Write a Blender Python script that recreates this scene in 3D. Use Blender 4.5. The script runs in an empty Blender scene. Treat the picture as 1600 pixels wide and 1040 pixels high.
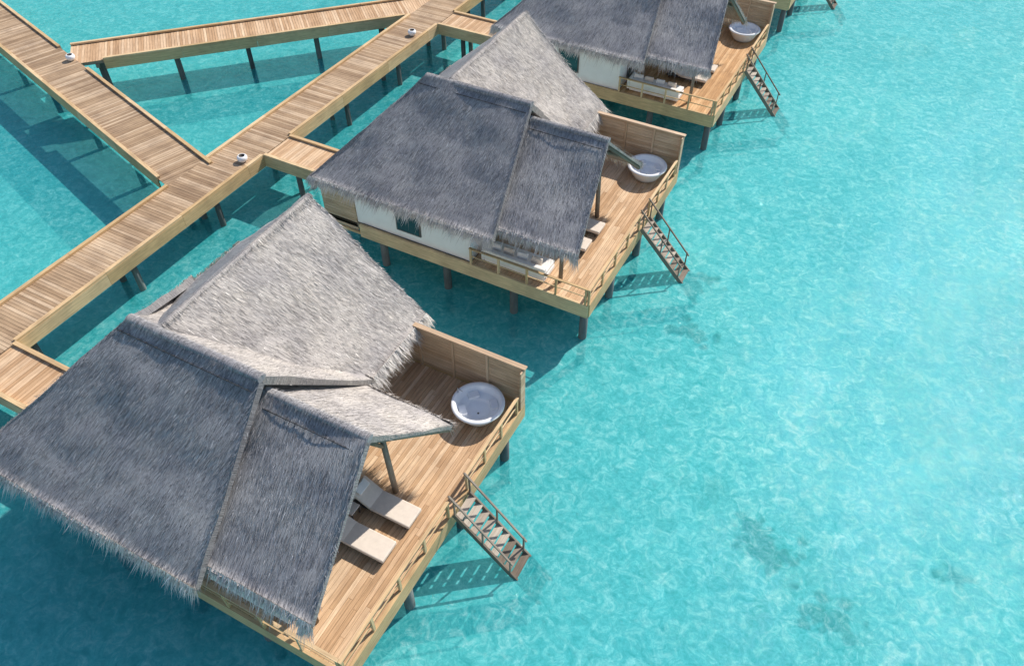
import bpy, bmesh, math, random
import numpy as np
from mathutils import Vector, Matrix, noise
random.seed(4)
sc=bpy.context.scene
S=15.0
WZ=-2.1
SB=-3.5
SUN=Vector((.24,.69,.69)).normalized()

# ------------------------------------------------------------------ materials
def newmat(name):
    m=bpy.data.materials.new(name);m.use_nodes=True
    nt=m.node_tree;b=nt.nodes['Principled BSDF']
    return m,nt,b
def N(nt,t,**k):
    n=nt.nodes.new(t)
    for a,v in k.items(): setattr(n,a,v)
    return n
def ramp(nt,stops):
    r=nt.nodes.new('ShaderNodeValToRGB');e=r.color_ramp.elements
    while len(e)<len(stops): e.new(.5)
    for el,(p,c) in zip(e,stops): el.position=p;el.color=(*c,1)
    return r
def mixc(nt,mode,fac,a,b):
    m=nt.nodes.new('ShaderNodeMix');m.data_type='RGBA';m.blend_type=mode
    L=nt.links
    for s,v in ((0,fac),(6,a),(7,b)):
        if hasattr(v,'is_output'): L.new(v,m.inputs[s])
        elif s==0: m.inputs[0].default_value=v
        else: m.inputs[s].default_value=(*v,1)
    return m.outputs[2]
def uvmap(nt,sx,sy):
    u=N(nt,'ShaderNodeTexCoord');mp=N(nt,'ShaderNodeMapping');mp.inputs['Scale'].default_value=(sx,sy,1)
    nt.links.new(u.outputs['UV'],mp.inputs[0]);return mp.outputs[0]
def noisen(nt,vec,scale,detail=3,rough=.5,dist=0):
    n=N(nt,'ShaderNodeTexNoise');n.inputs['Scale'].default_value=scale;n.inputs['Detail'].default_value=detail;n.inputs['Roughness'].default_value=rough
    n.inputs['Distortion'].default_value=dist
    if vec: nt.links.new(vec,n.inputs['Vector'])
    return n.outputs['Fac']
def wood(name,c0,c1,c2,dirt=.35,rough=.75):
    m,nt,b=newmat(name);L=nt.links
    at=N(nt,'ShaderNodeAttribute',attribute_name='rnd')
    r=ramp(nt,[(0,c0),(.5,c1),(1,c2)]);L.new(at.outputs['Fac'],r.inputs[0])
    g=noisen(nt,uvmap(nt,1.2,22),1.0,5,.6)
    gr=ramp(nt,[(.3,(.64,.61,.58)),(.62,(1.08,1.06,1.04))]);L.new(g,gr.inputs[0])
    c=mixc(nt,'MULTIPLY',.85,r.outputs[0],gr.outputs[0])
    tc=N(nt,'ShaderNodeTexCoord')
    d=noisen(nt,tc.outputs['Object'],.7,6,.65)
    dr=ramp(nt,[(.35,(.72,.70,.70)),(.6,(1.03,1.02,1.0))]);L.new(d,dr.inputs[0])
    c=mixc(nt,'MULTIPLY',min(1,dirt*2),c,dr.outputs[0])
    L.new(c,b.inputs['Base Color']);b.inputs['Roughness'].default_value=rough
    b.inputs['Specular IOR Level'].default_value=.25
    bp=N(nt,'ShaderNodeBump');bp.inputs['Strength'].default_value=.3;bp.inputs['Distance'].default_value=.01
    L.new(g,bp.inputs['Height']);L.new(bp.outputs[0],b.inputs['Normal'])
    return m
M_deck=wood('deck_boards',(.54,.34,.19),(.68,.46,.28),(.80,.59,.39),.32)
M_deck2=wood('deck_boards_golden',(.54,.31,.145),(.67,.41,.205),(.78,.52,.29),.32)
M_walk=wood('walkway_boards',(.36,.245,.15),(.49,.35,.225),(.64,.49,.34),.45)
M_fas=wood('fascia_timber',(.60,.415,.215),(.69,.49,.275),(.76,.57,.345),.35)
M_fence=wood('fence_timber',(.52,.365,.235),(.60,.44,.295),(.68,.52,.365),.3)
M_post=wood('weathered_timber',(.20,.165,.13),(.27,.225,.18),(.34,.29,.24),.4)
M_tread=wood('ladder_treads',(.40,.34,.28),(.50,.44,.37),(.60,.54,.46),.3)
M_pile=wood('pile_timber',(.11,.13,.135),(.15,.17,.175),(.2,.22,.22),.4)
def thatchmat(name,k,tint=(1,.92,.85),lo=.40):
    m,nt,b=newmat(name);L=nt.links
    at=N(nt,'ShaderNodeAttribute',attribute_name='rnd')
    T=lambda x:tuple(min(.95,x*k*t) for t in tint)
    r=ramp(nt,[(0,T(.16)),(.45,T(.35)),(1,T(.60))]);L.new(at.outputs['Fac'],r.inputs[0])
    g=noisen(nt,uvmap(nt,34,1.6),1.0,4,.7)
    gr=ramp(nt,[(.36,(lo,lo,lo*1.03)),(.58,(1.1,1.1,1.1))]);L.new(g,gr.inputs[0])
    c=mixc(nt,'MULTIPLY',.9,r.outputs[0],gr.outputs[0])
    tc=N(nt,'ShaderNodeTexCoord')
    d=noisen(nt,tc.outputs['Object'],.9,5,.6)
    dr=ramp(nt,[(.35,(.82,.82,.85)),(.65,(1.08,1.07,1.05))]);L.new(d,dr.inputs[0])
    c=mixc(nt,'MULTIPLY',1,c,dr.outputs[0])
    L.new(c,b.inputs['Base Color']);b.inputs['Roughness'].default_value=.95
    b.inputs['Specular IOR Level'].default_value=.1
    bp=N(nt,'ShaderNodeBump');bp.inputs['Strength'].default_value=.6;bp.inputs['Distance'].default_value=.03
    L.new(g,bp.inputs['Height']);L.new(bp.outputs[0],b.inputs['Normal'])
    return m
M_thg=thatchmat('shaded_slope_thatch',1.25,(.98,.955,.95))  # darker, cooler copy of the thatch: shade of the slopes put into the colour
M_thl=thatchmat('sunlit_slope_fringe_thatch',1.62,(1,.92,.84),.55)  # lighter, warmer copy: sunlight on the slopes painted in; also the pale eave fringe
def plain(name,c,rough=.6,var=.12,scale=3,spec=.5):
    m,nt,b=newmat(name);L=nt.links
    tc=N(nt,'ShaderNodeTexCoord');n=noisen(nt,tc.outputs['Object'],scale,5,.6)
    r=ramp(nt,[(.3,tuple(x*(1-var) for x in c)),(.7,tuple(min(1,x*(1+var*.5)) for x in c))]);L.new(n,r.inputs[0])
    L.new(r.outputs[0],b.inputs['Base Color']);b.inputs['Roughness'].default_value=rough
    b.inputs['Specular IOR Level'].default_value=spec
    return m
M_plaster=plain('white_plaster',(.86,.86,.84),.85,.06,1.5,.2)
M_tub=plain('tub_acrylic',(.9,.9,.9),.12,.02,2)
M_tubin=plain('tub_basin',(.86,.88,.9),.15,.03,2)
M_fab=plain('taupe_cushion',(.76,.66,.56),.95,.08,6,.1)
M_white=plain('white_cushion',(.86,.83,.79),.95,.06,6,.1)
M_dark=plain('dark_rattan',(.09,.08,.07),.7,.2,20,.2)
M_glass=plain('window_glass',(.03,.08,.09),.05,.1,2,.7)
M_frame=plain('window_frame',(.12,.11,.10),.5,.1)
M_metal=plain('steel',(.5,.5,.5),.3,.05)
M_metal.node_tree.nodes['Principled BSDF'].inputs['Metallic'].default_value=.9
M_rope=plain('ridge_stitching',(.06,.06,.065),.9,.3,8,.1)
M_coral=plain('coral_rock',(.22,.23,.16),.95,.5,4,.1)

# ------------------------------------------------------------------ mesh builder
class MB:
    def __init__(s): s.v=[];s.f=[];s.m=[];s.r=[];s.uv=[];s.mats=[];s.sm=[]
    def mi(s,m):
        if m not in s.mats:s.mats.append(m)
        return s.mats.index(m)
    def face(s,idx,mat,r,uv,sm=False):
        s.f.append(idx);s.m.append(s.mi(mat));s.r.append(r);s.uv+=uv;s.sm.append(sm)
    def box(s,x0,x1,y0,y1,z0,z1,mat,M=None,rnd=None):
        r=random.random() if rnd is None else rnd
        b=len(s.v);ou=random.uniform(0,50);ov=random.uniform(0,50)
        P=[(x,y,z) for x in(x0,x1) for y in(y0,y1) for z in(z0,z1)]
        for p in P:
            s.v.append(tuple(M@Vector(p)) if M else p)
        sz=[x1-x0,y1-y0,z1-z0];la=sz.index(max(sz))
        for q in ((0,1,3,2),(4,6,7,5),(0,4,5,1),(2,3,7,6),(0,2,6,4),(1,5,7,3)):
            pts=[P[i] for i in q]
            var=[a for a in range(3) if max(p[a] for p in pts)-min(p[a] for p in pts)>1e-9]
            if len(var)<2: var=[0,1]
            if la in var: ua=la;va=[a for a in var if a!=la][0]
            else: ua,va=var[0],var[1]
            s.face([b+i for i in q],mat,r,[(p[ua]+ou,p[va]+ov) for p in pts])
    def beam(s,p,q,w,h,mat,up=(0,0,1),rnd=None):
        p=Vector(p);q=Vector(q);d=q-p;l=d.length;x=d/l
        u=Vector(up)
        if abs(x.dot(u))>.98:u=Vector((0,1,0))
        y=u.cross(x).normalized();z=x.cross(y)
        M=Matrix(((x.x,y.x,z.x,p.x),(x.y,y.y,z.y,p.y),(x.z,y.z,z.z,p.z),(0,0,0,1)))
        s.box(0,l,-w/2,w/2,-h/2,h/2,mat,M,rnd)
    def cyl(s,p,q,r0,r1,mat,n=12,cap=True,rnd=None):
        p=Vector(p);q=Vector(q);x=(q-p).normalized();u=Vector((0,0,1)) if abs(x.z)<.9 else Vector((0,1,0))
        y=u.cross(x).normalized();z=x.cross(y);b=len(s.v);l=(q-p).length
        r=random.random() if rnd is None else rnd
        for c,rr in((p,r0),(q,r1)):
            for i in range(n):
                a=2*math.pi*i/n;s.v.append(tuple(c+y*math.cos(a)*rr+z*math.sin(a)*rr))
        for i in range(n):
            j=(i+1)%n;u0=i/n*6.28*r0;u1=(i+1)/n*6.28*r0
            s.face([b+i,b+j,b+n+j,b+n+i],mat,r,[(0,u0),(0,u1),(l,u1),(l,u0)],True)
        if cap:
            s.face([b+n+i for i in range(n)],mat,r,[(0,0)]*n)
            s.face([b+i for i in reversed(range(n))],mat,r,[(0,0)]*n)
    def lathe(s,c,prof,mat,n=48,mats=None):
        b=len(s.v)
        for r,z in prof:
            for i in range(n):
                a=2*math.pi*i/n;s.v.append((c[0]+r*math.cos(a),c[1]+r*math.sin(a),c[2]+z))
        for k in range(len(prof)-1):
            for i in range(n):
                j=(i+1)%n
                s.face([b+k*n+i,b+k*n+j,b+(k+1)*n+j,b+(k+1)*n+i],mats[k] if mats else mat,.5,[(0,0)]*4,True)
    def tris(s,T,mat,R):
        b=len(s.v);T=np.asarray(T)
        s.v+= [tuple(x) for x in T.reshape(-1,3).tolist()]
        for i in range(len(T)):
            s.face([b+3*i,b+3*i+1,b+3*i+2],mat,float(R[i]),[(i*.37,0),(i*.37+.02,0),(i*.37+.01,.4)])
    def obj(s,name,parent=None,loc=(0,0,0),bevel=0):
        me=bpy.data.meshes.new(name);me.from_pydata(s.v,[],s.f)
        for m in s.mats: me.materials.append(m)
        me.polygons.foreach_set('material_index',s.m)
        me.polygons.foreach_set('use_smooth',s.sm)
        a=me.attributes.new('rnd','FLOAT','FACE');a.data.foreach_set('value',s.r)
        uv=me.uv_layers.new(name='UVMap');uv.data.foreach_set('uv',np.array(s.uv,dtype=np.float32).ravel())
        me.update()
        return mk(name,me,parent,loc,bevel)
def mk(name,me,parent=None,loc=(0,0,0),bevel=0):
    o=bpy.data.objects.new(name,me);sc.collection.objects.link(o);o.location=loc
    if parent:o.parent=parent
    if bevel:
        bv=o.modifiers.new('bevel','BEVEL');bv.width=bevel;bv.segments=2;bv.limit_method='ANGLE'
    return o
def empty(name,loc=(0,0,0)):
    o=bpy.data.objects.new(name,None);sc.collection.objects.link(o);o.location=loc;return o

# ------------------------------------------------------------------ thatch
def thatch(mb,c00,c10,c11,c01,seed,th=.26,dens=190,fr0=True,frL=True,frR=True,frd=1.0,M_th=None):
    """c00,c10 eave left/right; c11,c01 ridge right/left"""
    M_th=M_th or M_thg
    rg=np.random.default_rng(seed)
    c=[np.array(x,float) for x in(c00,c10,c11,c01)]
    W=max(np.linalg.norm(c[1]-c[0]),np.linalg.norm(c[2]-c[3]));H=np.linalg.norm((c[3]+c[2]-c[0]-c[1])/2)
    nu=max(2,int(W/.3));nv=max(2,int(H/.3))
    pos=lambda u,v:(c[0]*(1-u)*(1-v)+c[1]*u*(1-v)+c[2]*u*v+c[3]*(1-u)*v)
    dn=(c[0]+c[1]-c[2]-c[3]);dn/=np.linalg.norm(dn)
    if np.linalg.norm(c[1]-c[0])>.1: side=c[1]-c[0]
    else: side=c[2]-c[3]
    side=side/np.linalg.norm(side)
    n=np.cross(side,-dn);n/=np.linalg.norm(n)
    if n[2]<0:n=-n
    def disp(u,v):
        p=pos(u,v);q=Vector(p*.55)+Vector((seed*7.3,0,0))
        d=noise.noise(q)*.09+noise.noise(q*3.1)*.035
        d-= .05*math.sin(math.pi*v)
        return p+n*d
    b=len(mb.v)
    for j in range(nv+1):
        for i in range(nu+1): mb.v.append(tuple(disp(i/nu,j/nv)))
    for j in range(nv+1):
        for i in range(nu+1): mb.v.append(tuple(pos(i/nu,j/nv)-n*th))
    K=(nu+1)*(nv+1);id=lambda i,j:b+j*(nu+1)+i
    def uvp(i,j):return (i/nu*W+seed,j/nv*H+seed*3)
    for j in range(nv):
        for i in range(nu):
            q=[(i,j),(i+1,j),(i+1,j+1),(i,j+1)]
            mb.face([id(*x) for x in q],M_th,.40,[uvp(*x) for x in q],True)
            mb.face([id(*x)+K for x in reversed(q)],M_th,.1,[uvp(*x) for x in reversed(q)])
    for i in range(nu):
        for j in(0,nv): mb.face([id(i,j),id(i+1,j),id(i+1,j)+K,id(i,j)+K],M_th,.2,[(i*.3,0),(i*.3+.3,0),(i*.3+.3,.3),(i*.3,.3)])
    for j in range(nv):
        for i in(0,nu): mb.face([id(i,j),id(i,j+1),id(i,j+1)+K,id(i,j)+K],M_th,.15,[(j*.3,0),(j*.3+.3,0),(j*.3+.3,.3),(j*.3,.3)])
    cnt=int(W*H*dens);U=rg.random(cnt);V=rg.random(cnt)
    iu=U*nu;jv=V*nv;i0=np.minimum(iu.astype(int),nu-1);j0=np.minimum(jv.astype(int),nv-1);fu=(iu-i0)[:,None];fv=(jv-j0)[:,None]
    G=np.array(mb.v[b:b+K])
    gi=lambda a,bb:G[bb*(nu+1)+a]
    base=gi(i0,j0)*(1-fu)*(1-fv)+gi(i0+1,j0)*fu*(1-fv)+gi(i0+1,j0+1)*fu*fv+gi(i0,j0+1)*(1-fu)*fv
    L=rg.uniform(.12,.32,cnt)[:,None];wd=rg.uniform(.005,.013,cnt)[:,None]
    dr=dn+side*rg.normal(0,.12,cnt)[:,None]
    lift=rg.uniform(.0,.022,cnt)[:,None]
    T=np.stack([base-side*wd+n*.006,base+side*wd+n*.006,base+dr*L+n*(lift)],1)
    mb.tris(T,M_th,np.clip(rg.normal(.42,.23,cnt),0,1))
    def fringe(P0,P1,d,dens,l0,l1,rm,mt):
        ln=np.linalg.norm(P1-P0);cnt=int(ln*dens)
        if cnt<2:return
        t=rg.random(cnt)[:,None];e=(P1-P0)/ln
        base=P0*(1-t)+P1*t - n*rg.uniform(-.03,th,cnt)[:,None]-d*.08
        dd=d+rg.normal(0,.2,(cnt,3));LL=rg.uniform(l0,l1,cnt)[:,None]*(0.7+.5*rg.random(cnt)[:,None]**3)
        clump=1+.25*np.sin(t*ln*9+seed)*np.sin(t*ln*3.7+seed*2);LL=LL*clump
        w=rg.uniform(.008,.018,cnt)[:,None]
        T=np.stack([base-e*w,base+e*w,base+dd*LL],1)
        mb.tris(T,mt,np.clip(rg.normal(rm,.25,cnt),0,1))
    if fr0:
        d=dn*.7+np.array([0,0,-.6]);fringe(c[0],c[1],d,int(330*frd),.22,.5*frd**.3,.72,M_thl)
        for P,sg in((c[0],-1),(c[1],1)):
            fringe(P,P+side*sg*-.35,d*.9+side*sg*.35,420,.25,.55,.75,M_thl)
    if frL: fringe(c[0],c[3],-side*.45+dn*.8,110,.06,.18,.4,M_th)
    if frR: fringe(c[1],c[2],side*.45+dn*.8,110,.06,.18,.4,M_th)
def stitches(mb,a,b):
    a=Vector(a);b=Vector(b);L=(b-a).length;k=int(L/.30)
    for i in range(k):
        p=a.lerp(b,(i+.5)/k)+Vector((random.uniform(-.04,.04),0,0))
        mb.beam(p-Vector((.03,0,0)),p+Vector((.03,.015,0)),.035,.03,M_rope)
    mb.cyl(a,b,.012,.012,M_rope,6)
def ridge(mb,a,b,r=.10,M_th=None):
    M_th=M_th or M_thg
    a=Vector(a);b=Vector(b);k=max(2,int((b-a).length/.3));n=10
    x=(b-a).normalized();u=Vector((0,0,1));y=u.cross(x).normalized();z=x.cross(y);b0=len(mb.v)
    for i in range(k+1):
        p=a.lerp(b,i/k)
        for j in range(n):
            t=2*math.pi*j/n;rr=r*(1+.18*noise.noise(p*1.3+Vector((t,0,0))))
            mb.v.append(tuple(p+y*math.cos(t)*rr*1.5+z*math.sin(t)*rr))
    for i in range(k):
        for j in range(n):
            j2=(j+1)%n;mb.face([b0+i*n+j,b0+i*n+j2,b0+(i+1)*n+j2,b0+(i+1)*n+j],M_th,.33,[(i*.3,j*.07),(i*.3,j*.07+.07),(i*.3+.3,j*.07+.07),(i*.3+.3,j*.07)],True)
    mb.face([b0+j for j in range(n)],M_th,.4,[(0,0)]*n);mb.face([b0+k*n+j for j in range(n)],M_th,.4,[(0,0)]*n)
    rg=np.random.default_rng(int(abs(a.x*31+b.y*17))+5);cnt=int((b-a).length*120)
    A=np.array(a);X=np.array(x);Y=np.array(y);t=rg.random(cnt)[:,None]*(b-a).length;sg=np.where(rg.random(cnt)<.5,-1,1)[:,None]
    base=A+X*t+Y*sg*rg.uniform(0,.06,cnt)[:,None]+np.array([0,0,r*1.02]);Ld=rg.uniform(.15,.3,cnt)[:,None]
    w=rg.uniform(.006,.012,cnt)[:,None];tip=base+Y*sg*Ld*.85+X*rg.normal(0,.04,cnt)[:,None]-np.array([0,0,1])*Ld*.55
    mb.tris(np.stack([base-X*w,base+X*w,tip],1),M_th,np.clip(rg.normal(.4,.2,cnt),0,1))

# ------------------------------------------------------------------ villas
def build_villa(k):
    oy=k*S;loc=(0,oy,0);lod=1 if k<2 else .7
    MD=M_deck if k<2 else M_deck2
    root=empty('overwater_villa',loc)
    t=MB();s0=k*20+3
    B=(-8.93,3.77,5.25);C=(-4.37,3.77,5.25);E=(-12.02,-.58,2.1);D=(-3.71,-.58,2.1)
    thatch(t,E,D,C,B,s0,dens=220*lod)
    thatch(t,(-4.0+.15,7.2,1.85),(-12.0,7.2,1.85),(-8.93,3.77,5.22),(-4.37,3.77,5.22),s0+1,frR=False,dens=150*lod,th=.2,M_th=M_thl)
    thatch(t,(-12.02,8,2.0),(-12.02,-.58,2.1),(-8.93,3.70,5.22),(-8.93,3.80,5.22),s0+2,dens=40)
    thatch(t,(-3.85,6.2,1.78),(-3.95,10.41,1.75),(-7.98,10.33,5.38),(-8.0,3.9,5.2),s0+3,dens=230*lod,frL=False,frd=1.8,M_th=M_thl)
    thatch(t,(-12.1,10.41,1.75),(-12.1,4.0,1.78),(-8.0,3.9,5.2),(-7.98,10.33,5.38),s0+4,dens=40)
    thatch(t,(-4.6,.01,2.15),(-.59,.01,2.15),(-1.24,3.86,4.59),(-4.9,3.86,4.59),s0+5,th=.18,frL=False,dens=220*lod)
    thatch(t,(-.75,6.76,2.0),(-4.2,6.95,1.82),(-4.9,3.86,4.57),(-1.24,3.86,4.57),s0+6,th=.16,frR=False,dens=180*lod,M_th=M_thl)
    ridge(t,(-8.95,3.78,5.18),(-4.35,3.78,5.18));ridge(t,(-4.5,3.87,4.53),(-1.22,3.87,4.53),.09)
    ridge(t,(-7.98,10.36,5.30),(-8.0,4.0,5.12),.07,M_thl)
    stitches(t,(-9.1,3.40,5.0),(-4.4,3.40,5.0));stitches(t,(-4.3,3.45,4.36),(-1.3,3.45,4.36))
    t.obj('thatched_roof',root)
    # walls
    w=MB()
    w.box(-10.5,-5.1,.15,7.4,-.02,2.28,M_plaster)
    w.box(-11.3,-4.75,7.402,9.72,-.02,2.05,M_plaster)
    b=len(w.v)
    for y in(9.4,9.7):
        w.v+=[(-11.3,y,2.052),(-4.75,y,2.052),(-8,y,4.9)]
    for f in((0,2,1),(3,4,5),(0,1,4,3),(1,2,5,4),(2,0,3,5)): w.face([b+i for i in f],M_plaster,.5,[(0,0)]*len(f))
    w.obj('walls',root)
    ww=MB()
    for i in range(13):
        z=-.42+i*.14
        ww.box(-12.1,-10.51,.10,.15,z,z+.125,M_fence)
        ww.box(-12.15,-12.1,.10,1.9,z,z+.125,M_fence)
        ww.box(-12.15,-12.1,4.0,7.0,z,z+.125,M_fence)
    ww.box(-12.08,-10.52,.152,7.3,-.4,1.2,M_fence)
    for i in range(15):
        ww.box(-4.748,-4.71,7.2,9.70,.02+i*.135,.02+i*.135+.12,M_fence)
    ww.obj('timber_cladding',root)
    g=MB()
    g.box(-8.5,-7.35,.10,.148,.35,1.45,M_frame);g.box(-8.44,-7.41,.085,.099,.41,1.39,M_glass)
    g.box(-5.098,-5.05,1.2,3.2,.05,2.15,M_frame);g.box(-5.049,-5.035,1.3,2.17,.12,2.08,M_glass);g.box(-5.049,-5.035,2.23,3.1,.12,2.08,M_glass)
    g.box(-5.098,-5.05,4.0,6.6,.05,2.15,M_frame);g.box(-5.049,-5.035,4.1,5.25,.12,2.08,M_glass);g.box(-5.049,-5.035,5.35,6.5,.12,2.08,M_glass)
    g.obj('windows',root)
    p=MB()
    p.cyl((-1.86,5.06,0),(-1.95,5.0,3.3),.095,.085,M_post);p.cyl((-1.5,.75,0),(-1.5,.8,2.35),.085,.075,M_post)
    p.cyl((-1.9,3.86,4.32),(-5.2,3.86,4.32),.08,.08,M_post)
    p.cyl((-1.36,3.8,4.28),(-.80,.15,1.95),.07,.06,M_post);p.cyl((-1.36,3.9,4.28),(-.86,6.7,1.76),.08,.08,M_post)
    p.cyl((-1.9,.75,2.32),(-4.9,.75,2.32),.07,.07,M_post);p.cyl((-1.2,5.0,3.25),(-4.9,5.0,3.25),.07,.07,M_post)
    p.cyl((-1.93,5.0,2.3),(-1.55,3.95,4.1),.06,.06,M_post)
    p.obj('porch_frame',root)
    # deck
    d=MB();x=-5.05
    while x<-.06:
        y=0.05-random.uniform(0,2.5);x1=min(x+.135,-.05)
        while y<9.72:
            y1=y+random.choice((2.4,3.0,3.6))
            a=max(y,.05);bb=min(y1,9.72)
            if bb-a>.05: d.box(x,x1,a,bb-.006,-.05,random.uniform(-.003,.003),MD)
            y=y1
        x+=.145
    d.box(-12.0,-.12,.1,9.7,-.3,-.055,M_post)
    d.box(-10.3,.0,-.055,.045,-.60,.03,M_fas);d.box(-.045,.055,.047,9.8,-.60,.03,M_fas)
    d.box(-12.0,.0,9.802,9.88,-.60,.03,M_fas);d.box(-12.16,-10.302,.0,.09,-.55,-.43,M_fas)
    for px in(-9.5,-6.4,-3.3,-.25):
        for py in(.35,3.0,6.0,8.9):
            d.cyl((px,py,-.3),(px,py,SB-.3),.16,.17,M_pile,14)
        d.box(px-.07,px+.07,.1,9.7,-.5,-.302,M_post)
    dk=d.obj('wooden_deck',None,loc)
    # fence
    f=MB()
    for i in range(13):
        z=.04+i*.137;f.box(-4.7,.05,9.745,9.795,z,z+.125,M_fence)
    for px in(-3.9,-2.6,-1.3,-.05): f.box(px-.045,px+.045,9.70,9.744,.0,1.80,M_fence)
    f.box(-4.7,.09,9.68,9.86,1.82,1.865,M_fence)
    for i in range(13):
        z=.04+i*.137;f.box(.0,.05,9.5,9.743,z,z+.125,M_fence)
    f.obj('timber_privacy_fence',None,loc)
    # railing
    r=MB()
    def run(a,b,n):
        a=Vector(a);b=Vector(b)
        for i in range(n+1):
            q=a.lerp(b,i/n);r.box(q.x-.04,q.x+.04,q.y-.04,q.y+.04,.031,.77,M_fas)
        dd=(b-a).normalized()*.06
        r.beam(a-dd+Vector((0,0,.80)),b+dd+Vector((0,0,.80)),.10,.045,M_fas)
        r.beam(a+Vector((0,0,.42)),b+Vector((0,0,.42)),.035,.035,M_fas)
    run((0,.02,0),(0,5.02,0),4);run((0,6.12,0),(0,9.3,0),3);run((-.12,-.0,0),(-5.0,-.0,0),4)
    r.obj('deck_railing',None,loc)
    # ladder
    l=MB()
    y0,y1=5.18,6.06;sx=.96
    P=lambda z,y,o=0:(.08+(-z)*sx,y,z+o)
    for y in(y0,y1):
        l.beam(P(.0,y),P(-3.0,y),.06,.18,M_post)
        l.beam(P(.12,y,.80),P(-2.05,y,.72),.055,.055,M_post)
        for z in(-.05,-1.0,-1.95): l.beam(P(z,y),P(z,y,.78),.05,.05,M_post,up=(0,1,0))
    for i in range(12):
        z=-.14-i*.24;x=P(z,0)[0];l.box(x-.11,x+.13,y0+.032,y1-.032,z,z+.035,M_tread if z>-1.5 else M_post)
    l.obj('sea_ladder',None,loc)
    # bathtub
    tb=MB();c=(-1.11,8.75,0)
    prof=[(.40,0),(.52,.01),(.60,.12),(.70,.30),(.79,.47),(.84,.52),(.87,.56),(.86,.60),(.80,.615),(.73,.60),(.70,.56),(.66,.40),(.62,.33),(.42,.31),(.40,.24),(.36,.18),(.001,.17)]
    tb.lathe(c,prof,M_tub,56,[M_tub]*10+[M_tubin]*6)
    tb.cyl((c[0]+.05,c[1]-.1,.172),(c[0]+.05,c[1]-.1,.18),.035,.035,M_dark,12)
    for a in(.7,2.4,3.9):
        M=Matrix.Translation((c[0],c[1],0))@Matrix.Rotation(a,4,'Z')
        tb.box(.40,.64,-.18,.18,.30,.41,M_tub,M)
    tb.cyl((c[0]-.77,c[1]+.05,.60),(c[0]-.77,c[1]+.05,.82),.018,.018,M_metal,8)
    tb.cyl((c[0]-.77,c[1]+.05,.81),(c[0]-.58,c[1]+.03,.78),.016,.016,M_metal,8)
    tb.obj('round_bathtub',None,loc)
    # loungers
    for (lx,ly,back) in((-2.85,4.42,.55),(-2.9,3.2,.35)):
        if k>0: ly-=.32;lx-=.5
        q=MB();
        q.box(.0,2.1,-.34,.34,.14,.20,M_dark)
        for ax in(.15,1.95):
            for ay in(-.29,.29): q.box(ax-.03,ax+.03,ay-.03,ay+.03,0,.138,M_dark)
        q.box(.75,2.12,-.35,.35,.203,.34,M_fab)
        Mx=Matrix.Translation((.76,0,.21))@Matrix.Rotation(back,4,'Y')
        q.box(-.76,-.01,-.35,.35,0,.13,M_fab,Mx)
        q.box(-.74,-.48,-.24,.24,.132,.20,M_white,Mx)
        q.obj('sun_lounger',None,(lx,oy+ly,0),.035)
    st=MB();st.box(-.2,.2,-.2,.2,.36,.40,M_fab)
    for ax in(-.16,.16):
        for ay in(-.16,.16): st.box(ax-.02,ax+.02,ay-.02,ay+.02,0,.359,M_dark)
    st.obj('side_table',None,(-2.55-(.5 if k else 0),oy+3.81-(.32 if k else 0),0),.01)
    # sofa
    so=MB();so.box(0,2.6,0,.95,.05,.26,M_white);so.box(.02,2.58,.2,.97,.262,.42,M_white)
    so.box(0,2.6,-.02,.19,.10,.66,M_white);so.box(-.14,-.003,-.02,.95,.1,.58,M_white)
    for i,cx in enumerate((.35,.9,1.5,2.1)):
        Mx=Matrix.Translation((cx,.24,.43))@Matrix.Rotation(-.25,4,'X')@Matrix.Rotation(random.uniform(-.15,.15),4,'Z')
        so.box(-.22,.22,0,.13,0,.40,M_fab if i%2 else M_white,Mx)
    so.obj('outdoor_sofa',None,(-4.6,oy+.35,0),.04)
for k in range(0,4): build_villa(k)

# ------------------------------------------------------------------ walkways
def walkway(name,p0,p1,width,z,left=((0,1e9),),right=((0,1e9),),bt=.145,mat=M_walk,dz=0,piles=4.8,pl=True,ins=.55):
    p0=Vector((*p0,0));p1=Vector((*p1,0));d=p1-p0;L=d.length;x=d/L;y=Vector((-x.y,x.x,0))
    M=Matrix(((x.x,y.x,0,p0.x),(x.y,y.y,0,p0.y),(0,0,1,0),(0,0,0,1)))
    w=MB();h=width/2;t=0
    while t<L:
        w.box(t,min(t+bt-.014,L),-h+.05,h-.05,z-.045,z+random.uniform(-.004,.004)+dz,mat,M);t+=bt
    w.box(0,L,-h+.15,h-.15,z-.25,z-.06,M_post,M)
    for sgn,rs in((1,left),(-1,right)):
        for a,b in rs:
            b=min(b,L);t=a
            while t<b-.01:
                t1=min(t+4.0,b)
                y0,y1=sorted((sgn*h,sgn*(h-.16)));w.box(t,t1-.01,y0,y1,z+.012,z+.10,M_fas,M)
                y0,y1=sorted((sgn*(h+.01),sgn*(h-.05)));w.box(t,t1-.01,y0,y1,z-.52,z+.01,M_fas,M)
                t=t1
    t=1.3
    while t<L and pl:
        for sgn in(1,-1): w.cyl(M@Vector((t,sgn*(h-ins),z-.2)),M@Vector((t,sgn*(h-ins),SB-.3)),.13,.14,M_pile,12)
        w.box(t-.08,t+.08,-h+.1,h-.1,z-.45,z-.252,M_post,M)
        t+=piles
    return w.obj(name)
Y0=-16
walkway('wooden_walkway',(-18.115,Y0),(-18.115,75),2.23,.05,left=((0,13.2-Y0),(15.6-Y0,32.3-Y0),(35.5-Y0,99)),
        right=((0,1.95-S-Y0) if 1.95-S>Y0 else (0,.1),(3.9-S-Y0,1.95-Y0),(3.9-Y0,1.95+S-Y0),(3.9+S-Y0,1.95+2*S-Y0),(3.9+2*S-Y0,1.95+3*S-Y0),(3.9+3*S-Y0,1.95+4*S-Y0),(3.9+4*S-Y0,99)))
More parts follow.
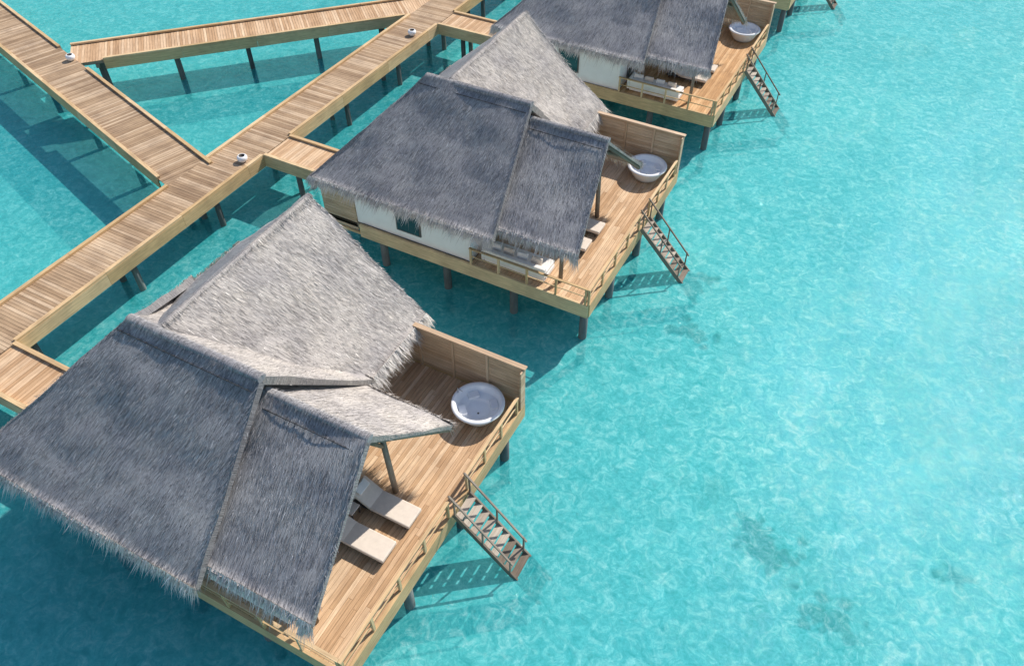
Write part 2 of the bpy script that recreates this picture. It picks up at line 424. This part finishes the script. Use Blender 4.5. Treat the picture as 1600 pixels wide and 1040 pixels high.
a=Vector((-18.9,14.3));b=Vector((-62,27.2))
walkway('wooden_walkway',tuple(a),tuple(b),2.35,.05,dz=-.012,left=((.75,99),),right=((.1,12.45),(15.8,99)),ins=.9)
a=Vector((-32.6,19.6));b=Vector((-18.6,34.5))
walkway('wooden_walkway',tuple(a),tuple(b),2.4,.05,dz=-.024,left=((.0,19.0),),right=((1.7,18.2),),mat=M_deck,piles=3.9,ins=.9)
for k in range(-1,5):
    w=walkway('entrance_platform',(-17.0,2.92+k*S),(-11.6,2.92+k*S),1.95,.05,dz=-.006,mat=M_deck,piles=3.2)

# planters
def pot(x,y):
    q=MB();q.lathe((0,0,0),[(.11,0),(.19,.06),(.235,.16),(.225,.25),(.17,.31),(.14,.31),(.13,.25),(.001,.22)],M_tub,24,[M_tub]*5+[M_dark]*2)
    q.obj('white_planter_pot',None,(x,y,.055))
pot(-32.0,19.2);pot(-17.55,16.2);pot(-17.6,30.2)

# ------------------------------------------------------------------ sea
def sheet(name,z,mat,R=3000):
    me=bpy.data.meshes.new(name);me.from_pydata([(-R,-R,z),(R,-R,z),(R,R,z),(-R,R,z)],[],[(0,1,2,3)]);me.materials.append(mat)
    return mk(name,me)
m,nt,b=newmat('sand_seabed');L=nt.links
tc=N(nt,'ShaderNodeTexCoord');O=tc.outputs['Object']
big=noisen(nt,O,.05,4,.55);br=ramp(nt,[(.3,(.74,.77,.73)),(.7,(.95,.93,.88))]);L.new(big,br.inputs[0])
mr=ramp(nt,[(.33,(.70,.72,.72)),(.5,(.9,.9,.9)),(.68,(1.12,1.12,1.12))]);L.new(noisen(nt,O,1.5,5,.65,1.5),mr.inputs[0])
c=mixc(nt,'MULTIPLY',1,br.outputs[0],mr.outputs[0])
pn=noisen(nt,O,.22,6,.6);pr=ramp(nt,[(.60,(1,1,1)),(.78,(.5,.55,.45))]);L.new(pn,pr.inputs[0])
c=mixc(nt,'MULTIPLY',1,c,pr.outputs[0])
L.new(c,b.inputs['Base Color']);b.inputs['Roughness'].default_value=1;b.inputs['Specular IOR Level'].default_value=0
sheet('seabed',SB,m)
m,nt,b=newmat('sea_water');L=nt.links;nt.nodes.remove(b)
out=nt.nodes['Material Output'];tc=N(nt,'ShaderNodeTexCoord');O=tc.outputs['Object']
tr=N(nt,'ShaderNodeBsdfTransparent');tr.inputs[0].default_value=(.46,.93,.945,1)
df=N(nt,'ShaderNodeBsdfDiffuse')
dc=ramp(nt,[(.32,(.025,.42,.45)),(.5,(.10,.56,.58)),(.68,(.30,.75,.75))]);L.new(noisen(nt,O,2.2,6,.7,1.2),dc.inputs[0])
fn=ramp(nt,[(.38,(.72,.86,.87)),(.5,(1,1,1)),(.66,(1.7,1.22,1.2))]);L.new(noisen(nt,O,7.5,4,.7,.8),fn.inputs[0])
lr=ramp(nt,[(.35,(.7,.88,.91)),(.65,(1.15,1.04,1.02))]);L.new(noisen(nt,O,.07,4,.55),lr.inputs[0])
cc=mixc(nt,'MULTIPLY',1,dc.outputs[0],lr.outputs[0]);cc=mixc(nt,'MULTIPLY',.8,cc,fn.outputs[0])
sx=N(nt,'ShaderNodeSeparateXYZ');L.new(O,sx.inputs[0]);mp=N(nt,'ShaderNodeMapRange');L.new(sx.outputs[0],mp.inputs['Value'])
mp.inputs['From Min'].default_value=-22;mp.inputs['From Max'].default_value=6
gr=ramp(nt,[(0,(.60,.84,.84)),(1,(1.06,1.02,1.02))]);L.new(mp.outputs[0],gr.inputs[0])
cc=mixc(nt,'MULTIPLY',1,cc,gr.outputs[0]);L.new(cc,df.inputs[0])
mx=N(nt,'ShaderNodeMixShader');mx.inputs[0].default_value=.55;L.new(tr.outputs[0],mx.inputs[1]);L.new(df.outputs[0],mx.inputs[2])
gl=N(nt,'ShaderNodeBsdfGlossy');gl.inputs['Roughness'].default_value=.03
w1=N(nt,'ShaderNodeTexNoise');w1.inputs['Scale'].default_value=3.2;w1.inputs['Detail'].default_value=7;w1.inputs['Roughness'].default_value=.65;w1.inputs['Distortion'].default_value=.6;L.new(O,w1.inputs['Vector'])
bp=N(nt,'ShaderNodeBump');bp.inputs['Strength'].default_value=1;bp.inputs['Distance'].default_value=.05;L.new(w1.outputs['Fac'],bp.inputs['Height'])
L.new(bp.outputs[0],gl.inputs['Normal'])
fr=N(nt,'ShaderNodeFresnel');fr.inputs[0].default_value=1.33;L.new(bp.outputs[0],fr.inputs['Normal'])
mu=N(nt,'ShaderNodeMath',operation='MULTIPLY');L.new(fr.outputs[0],mu.inputs[0]);mu.inputs[1].default_value=.5
m2=N(nt,'ShaderNodeMixShader');L.new(mu.outputs[0],m2.inputs[0]);L.new(mx.outputs[0],m2.inputs[1]);L.new(gl.outputs[0],m2.inputs[2])
L.new(m2.outputs[0],out.inputs[0])
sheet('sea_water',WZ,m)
def coral(x,y,s,seed,n=34):
    rg=random.Random(seed);bm=bmesh.new()
    for i in range(n):
        a=rg.uniform(0,6.28);d=s*abs(rg.gauss(0,.6));rr=rg.uniform(.05,.2)*s*1.2
        mt=Matrix.Translation((math.cos(a)*d*1.3,math.sin(a)*d*.8,rr*.2))@Matrix.Diagonal((rr*rg.uniform(.8,1.4),rr,rr*.6,1))
        r=bmesh.ops.create_icosphere(bm,subdivisions=2,radius=1,matrix=mt)
        for v in r['verts']: v.co+=Vector([noise.noise(v.co*6+Vector((i,j*9,seed)))*.08 for j in range(3)])
    me=bpy.data.meshes.new('coral_patch');bm.to_mesh(me);bm.free();me.materials.append(M_coral)
    mk('coral_patch',me,None,(x,y,SB))
coral(8.9,10.5,.8,1,60);coral(11.2,9.1,.8,2,50);coral(3.1,19.0,.8,3);coral(2.6,22.5,.6,4);coral(12.5,7.6,.6,5);coral(8.1,11.2,.5,6);coral(14.5,12.5,.5,7)

# ------------------------------------------------------------------ light, camera
w=bpy.data.worlds.new('World');sc.world=w;w.use_nodes=True;nt=w.node_tree
sk=nt.nodes.new('ShaderNodeTexSky');sk.sky_type='NISHITA';sk.sun_disc=False
sk.sun_elevation=math.asin(SUN.z);sk.sun_rotation=math.atan2(SUN.x,SUN.y)
nt.links.new(sk.outputs[0],nt.nodes['Background'].inputs[0]);nt.nodes['Background'].inputs[1].default_value=.15
sl=bpy.data.lights.new('sun','SUN');sl.energy=5.0;sl.angle=math.radians(.5);sl.color=(1,.94,.86)
so=bpy.data.objects.new('sun',sl);sc.collection.objects.link(so);so.rotation_euler=SUN.to_track_quat('Z','Y').to_euler();so.location=(0,0,60)
cd=bpy.data.cameras.new('camera');cd.sensor_width=36;cd.lens=1215.4/1600*36;cd.shift_x=-13.3/1600;cd.clip_end=8000;cd.clip_start=.1
co=bpy.data.objects.new('camera',cd);sc.collection.objects.link(co);sc.camera=co
R=Matrix.Rotation(math.radians(27.15),4,'Z')@Matrix.Rotation(math.radians(43.66),4,'X')@Matrix.Rotation(math.radians(.515),4,'Z')
co.matrix_world=Matrix.Translation((7.199,-4.51,20.168))@R
sc.view_settings.view_transform='Standard'
